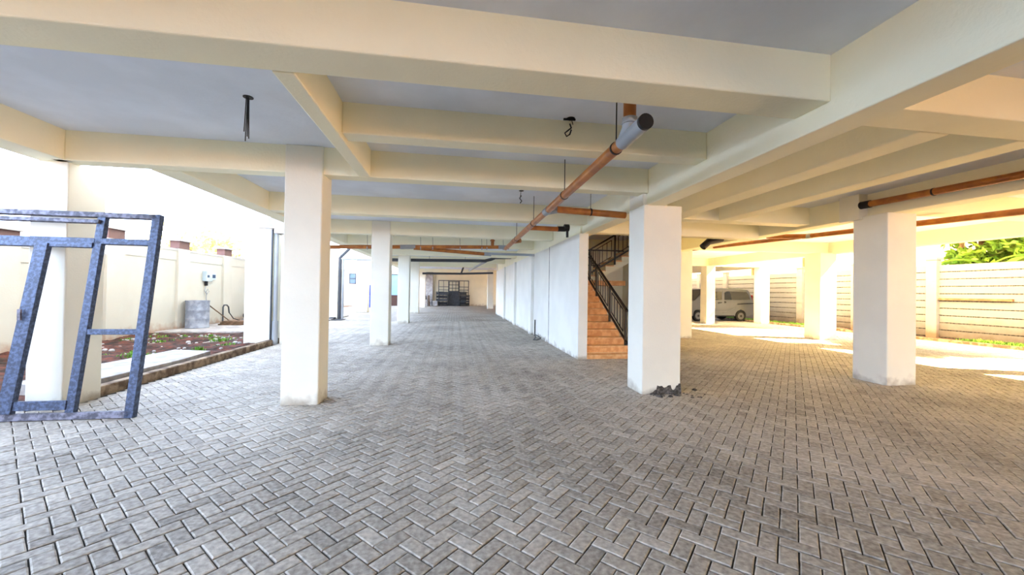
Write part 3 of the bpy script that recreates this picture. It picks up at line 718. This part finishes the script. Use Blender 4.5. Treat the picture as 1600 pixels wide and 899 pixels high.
def louvre(x0, x1, h, y, label):
    t = thing('steel_window', label, 'window frame', ((x0 + x1) / 2, y, 0))
    b = MB()
    for x in (x0, x1 - .05): b.box(x, x + .05, y, y + .06, 0, h)
    for z in (0, h - .05): b.box(x0, x1, y, y + .06, z, z + .05)
    b.build('frame', 'black', t)
    for k in range(4):
        b = MB(); z = h * (k + .5) / 4.5; b.box(x0 + .05, x1 - .05, y + .02, y + .05, z, z + h / 6); b.build('slat', 'steeldk' if k % 2 else 'black', t)
    return t
louvre(-1.75, -1.05, 1.40, 37.95, 'dark steel window frame stacked at the outer end of the far steel doors')
louvre(-1.45, -.62, 1.38, 37.8, 'dark steel window frame in front of the far steel door set')
louvre(.52, 1.2, 1.42, 38.0, 'tall dark window frame beside the far steel door leaf')
louvre(.58, 1.5, 1.10, 37.85, 'low dark window frame at the sunny end of the far steel doors')
b = MB(); b.box(-2.1, -1.55, 37.5, 37.85, 0, .04); b.box(-2.1, -2.06, 37.5, 37.85, 0, .5); b.box(-1.59, -1.55, 37.5, 37.85, 0, .5); b.box(-2.1, -1.55, 37.5, 37.54, 0, .5); b.box(-2.1, -1.55, 37.81, 37.85, 0, .5)
tag(b.build('crate', 'conc'), 'pale box on the floor beside the far steel doors', 'box')
b = MB(); b.bar((-2.35, 37.2, .0), (-2.45, 37.9, 1.0), .16, .05); tag(b.build('timber_plank', 'wood'), 'timber plank leaning in the corner by the far steel doors', 'plank')
b = MB(); b.bar((-2.78, 37.4, .0), (-2.82, 38.0, .95), .26, .04); tag(b.build('dark_panel', 'black'), 'black panel leaning behind the timber plank', 'panel')
b = MB(); b.box(-3.0, -2.55, 36.9, 37.2, 0, .62); b.box(-2.98, -2.57, 36.88, 36.9, .05, .57)
tag(b.build('cement_block', 'conc'), 'pale block at the foot of the last middle-row column', 'block')

# ------------------------------------------------------------------ silver van
VY0, VW, VXR, VXF = 19.5, 1.68, 16.95, 12.62
vn = thing('van', 'silver van parked beyond the driveway columns, seen from its side', 'van', (14.8, 20.3, 0))
side = [(16.90, .42), (16.95, .75), (16.93, 1.05), (16.86, 1.40), (16.74, 1.74), (16.60, 1.83), (16.2, 1.86), (15.0, 1.87), (14.2, 1.84), (13.98, 1.78), (13.30, 1.16), (12.82, 1.04), (12.66, .88), (12.62, .60), (12.66, .32), (12.95, .27)]
def arch(cx, r, n=9): return [(cx + r * math.cos(a), .30 + r * math.sin(a)) for a in [math.pi * k / (n - 1) + 0 for k in range(n)]][::-1]
low = arch(13.48, .36) + arch(16.12, .36)
low = [(x, max(z, .27)) for x, z in low]
outline = side + [p for p in low] + [(16.6, .30)]
# cross-section tapers inward above the belt line
b = MB(); n = len(outline)
rings = []
for fy in (0.0, .06, .5, .94, 1.0):
    for x, z in outline:
        tum = max(0, z - 1.0) * .14
        if fy in (0.0, 1.0): xx = x + (.04 if x < 13.2 else (-.03 if x > 16.6 else 0)); zz = z - (.03 if z > 1.6 else 0); ins = .03
        else: xx, zz, ins = x, z, 0
        yv = VY0 + VW * fy
        if fy < .5: yv += tum + (0 if fy == 0 else -.0)
        elif fy > .5: yv -= tum
        b.v.append((xx, yv, zz))
    rings.append(len(b.v) - n)
for a_, c_ in zip(rings[:-1], rings[1:]):
    for i in range(n): b.f.append((a_ + i, a_ + (i + 1) % n, c_ + (i + 1) % n, c_ + i))
b.f.append(tuple(rings[0] + i for i in range(n))); b.f.append(tuple(rings[-1] + i for i in range(n))[::-1])
b.build('body', 'van', vn, smooth=True)
def vside(poly, name, m, d0=-.012, d1=.02):
    b = MB(); V = []
    for dd in (d0, d1):
        for x, z in poly: V.append((x, VY0 + max(0, z - 1.0) * .14 + dd, z))
    k = len(poly); b.add(V, [tuple(range(k))[::-1], tuple(range(k, 2 * k))] + [(i, (i + 1) % k, k + (i + 1) % k, k + i) for i in range(k)])
    return b.build(name, m, vn)
vside([(15.10, 1.22), (16.02, 1.22), (16.72, 1.25), (16.64, 1.52), (16.52, 1.68), (15.30, 1.70), (15.14, 1.62)], 'rear_side_window', 'glass')
vside([(14.0, 1.20), (14.95, 1.22), (14.98, 1.68), (14.32, 1.66), (13.85, 1.28)], 'front_side_window', 'glass')
vside([(15.9, .97), (16.93, 1.02), (16.93, 1.06), (15.9, 1.01)], 'slide_rail', 'black')
vside([(14.99, .45), (15.005, .45), (15.02, 1.72), (15.005, 1.72)], 'door_gap', 'black', -.004)
vside([(14.7, 1.02), (14.92, 1.04), (14.92, 1.09), (14.7, 1.07)], 'door_handle', 'black', -.04)
vside([(15.10, 1.04), (15.16, 1.04), (15.20, 1.10), (15.10, 1.14)], 'slide_handle', 'black', -.035)
vside([(14.1, .50), (15.4, .56), (15.75, .74), (15.72, .77), (15.38, .60), (14.1, .53)], 'side_crease', 'hub', -.008)
vside([(13.9, .27), (15.7, .27), (15.7, .34), (13.9, .34)], 'sill', 'black', -.006)
b = MB(); b.box(16.90, 16.97, VY0 + .12, VY0 + .26, .95, 1.5); b.build('tail_lamp', 'lamp', vn)
b = MB(); b.box(16.86, 17.02, VY0 + .05, VY0 + VW - .05, .36, .58); b.build('rear_bumper', 'hub', vn, bevel=.03)
b = MB(); b.box(12.56, 12.7, VY0 + .05, VY0 + VW - .05, .30, .56); b.build('front_bumper', 'van', vn, bevel=.03)
b = MB(); b.prism([(12.66, .72), (12.92, .78), (12.95, .98), (12.72, .90)], VY0 - .012, VY0 + .3, 'y'); b.build('headlamp', 'lampw', vn)
b = MB(); V = [(13.34, VY0 + .12, 1.18), (13.96, VY0 + .22, 1.76), (13.96, VY0 + VW - .22, 1.76), (13.34, VY0 + VW - .12, 1.18)]
b.add(V + [(x - .02, y_, z_ + .02) for x, y_, z_ in V], [(0, 1, 2, 3), (7, 6, 5, 4), (0, 4, 5, 1), (1, 5, 6, 2), (2, 6, 7, 3), (3, 7, 4, 0)]); b.build('windscreen', 'glass', vn)
b = MB(); b.box(13.72, 13.86, VY0 - .18, VY0 + .02, 1.12, 1.30); b.build('mirror', 'black', vn, bevel=.03)
for cx in (13.48, 16.12):
    for y0 in (VY0 - .005, VY0 + VW - .19):
        b = MB(); b.tube([(cx, y0, .305), (cx, y0 + .03, .305), (cx, y0 + .17, .305), (cx, y0 + .2, .305)], [.28, .305, .305, .28], 30); wh = b.build('wheel', 'tyre', vn, smooth=True)
        yo = y0 - .006 if y0 < VY0 + .5 else y0 + .19
        b = MB(); b.tube([(cx, yo, .305), (cx, yo + .016, .305)], .19, 26); b.build('hubcap', 'hub', wh, smooth=True)
        b = MB(); b.tube([(cx, yo - .01, .305), (cx, yo, .305)], .06, 14); b.build('wheel_centre', 'black', wh, smooth=True)

# ------------------------------------------------------------------ trees behind the walls
def leaf(b, c, d, u, ln, wd):
    c = Vector(c); r = d.cross(u)
    if r.length < 1e-4: return
    r.normalize(); nrm = r.cross(d)
    p0 = c; p1 = c + d * ln * .5 + nrm * ln * .06; p2 = c + d * ln
    b.add([p0, p1 + r * wd * .5, p2, p1 - r * wd * .5, p1 - nrm * .01], [(0, 1, 4), (1, 2, 4), (2, 3, 4), (3, 0, 4)])
def rdir(r_):
    v = Vector((r_.gauss(0, 1), r_.gauss(0, 1), r_.gauss(0, 1))); return v.normalized()
def tree(name, label, x, y, h, cr, cz, n, ls, m, sd, group):
    r_ = random.Random(sd); t = thing(name, label, 'tree', (x, y, -.13), group)
    b = MB(); b.tube([(x, y, -.13), (x + .1, y + .05, h * .35), (x + .05, y - .1, h * .7), (x, y, h * .9)], [.16, .13, .09, .03], 10)
    for k in range(7):
        a = r_.uniform(0, 6.28); z0 = h * r_.uniform(.3, .65); rr_ = cr * r_.uniform(.5, .85)
        b.tube([(x + .07, y, z0), (x + rr_ * .5 * math.cos(a), y + rr_ * .5 * math.sin(a), z0 + h * .12), (x + rr_ * math.cos(a), y + rr_ * math.sin(a), z0 + h * .2)], [.06, .04, .015], 7)
    b.build('trunk', 'bark', t, smooth=True)
    b = MB()
    cl = []
    for k in range(26):
        v = rdir(r_) * r_.uniform(.3, 1) ** .5; cl.append(Vector((x + v.x * cr, y + v.y * cr, cz + v.z * (h - cz) * .8)))
    for i in range(n):
        c = r_.choice(cl) + rdir(r_) * (r_.random() ** .5) * cr * .42
        leaf(b, c, rdir(r_), rdir(r_), ls * r_.uniform(.7, 1.2), ls * .5)
    b.build('crown', m, t)
    return t
b = MB(); b.box(31.5, 40, 14, 30, -.13, 6.2); b.prism([(30.9, 6.2), (40.6, 6.2), (35.75, 8.4)], 13.4, 30.6, 'y')
struct('wall_neighbour_house', b, 'far', 'neighbouring house behind the trees on the sunny side', 'building')
G1 = 'trees behind the block wall'
def wall_tree(x, y, h, cr, zlo, n, label, sd):
    tree('tree', label, x, y, h, cr, (zlo + h) / 2, n, .30, 'leaf', sd, G1)
wall_tree(21.4, 9.4, 9.3, 2.2, 2.2, 11000, 'leafy green tree behind the block wall, at the edge of the picture', 21)
wall_tree(21.2, 12.6, 5.6, 1.5, 2.3, 5200, 'bushy green tree just behind the wall post beside the square column', 28)
wall_tree(22.6, 14.0, 13.0, 2.4, 4.3, 13000, 'tall tree added to shade the driveway, hidden by the square column', 22)  # this tree and the wall_tree calls below are added to shade the driveway
wall_tree(22.6, 18.0, 13.0, 2.4, 4.4, 13000, 'tall tree added for shade over the far stretch of the block wall', 23)
wall_tree(22.8, 22.0, 12.5, 2.4, 4.5, 12000, 'leafy tree added for shade behind the block wall beside the van', 24)
wall_tree(22.8, 26.4, 11, 2.4, 4.5, 8000, 'leafy tree added for shade behind the block wall beyond the van', 25)
wall_tree(22.2, 6.2, 13.0, 1.7, 3.4, 9500, 'slim tall tree added for shade behind the block wall outside the frame', 26)
wall_tree(21.8, 2.6, 9.6, 2.1, 3.4, 9000, 'round tree added for shade behind the block wall before the slim tall tree', 27)
wall_tree(22.0, -1.6, 9.6, 2.4, 3.6, 9000, 'leafy tree added for shade behind the nearest stretch of block wall', 29)
def banana(x, y, h, label, sd):
    r_ = random.Random(sd); t = thing('banana_plant', label, 'plant', (x, y, -.13), 'banana plants behind the block wall')
    b = MB(); b.tube([(x, y, -.13), (x, y, h * .5), (x + .03, y, h * .75)], [.15, .12, .07], 12); b.build('stem', 'grass', t, smooth=True)
    for k in range(9):
        a = 6.28 * k / 9 + r_.uniform(-.25, .25); el = r_.uniform(.35, 1.1); L_ = r_.uniform(1.5, 2.1); wd = .24
        b = MB(); ns = 9; d = Vector((math.cos(a), math.sin(a), 0)); s_ = Vector((-math.sin(a), math.cos(a), 0)); p = Vector((x, y, h * .72)); an = el
        V = []
        for i in range(ns + 1):
            f = i / ns; wv = wd * max(.03, math.sin(min(1, f * 1.02) * math.pi) ** .6) if i > 1 else .03
            V += [p - s_ * wv + Vector((0, 0, .05)), p, p + s_ * wv + Vector((0, 0, .05))]
            p = p + (d * math.cos(an) + Vector((0, 0, 1)) * math.sin(an)) * L_ / ns; an -= .20
        F = []
        for i in range(ns): F += [(i * 3, i * 3 + 1, i * 3 + 4, i * 3 + 3), (i * 3 + 1, i * 3 + 2, i * 3 + 5, i * 3 + 4)]
        b.add(V, F); b.build('leaf', 'banana', t, smooth=True)
banana(20.0, 9.9, 3.7, 'banana plant arching over the block wall near the picture edge', 31)
banana(19.9, 11.2, 3.2, 'banana plant with broad leaves just above the wall post', 32)
banana(20.4, 13.2, 3.3, 'banana plant behind the wall, partly behind the square column', 33)
G2 = 'trees behind the boundary wall'
tree('tree', 'pale yellow-green tree behind the cream boundary wall and drum', -13.5, 22.0, 4.4, 2.2, 3.3, 1500, .3, 'paleleaf', 41, G2)
tree('tree', 'pale tree behind the far end of the cream boundary wall', -14, 29.0, 5.0, 2.4, 3.6, 1500, .3, 'paleleaf', 42, G2)
# brick chimney-like gate pier against the sky
b = MB(); b.box(-8.3, -7.5, 18.9, 19.7, 0, 4.5); pr = b.build('brick_pier', 'brickcap'); tag(pr, 'tall purple-brown pier against the sky by the white gate pillar', 'pier')
b = MB(); b.box(-8.5, -7.3, 18.7, 19.9, 4.5, 4.62); b.build('cap', 'cope', pr, origin=tuple(pr.location))
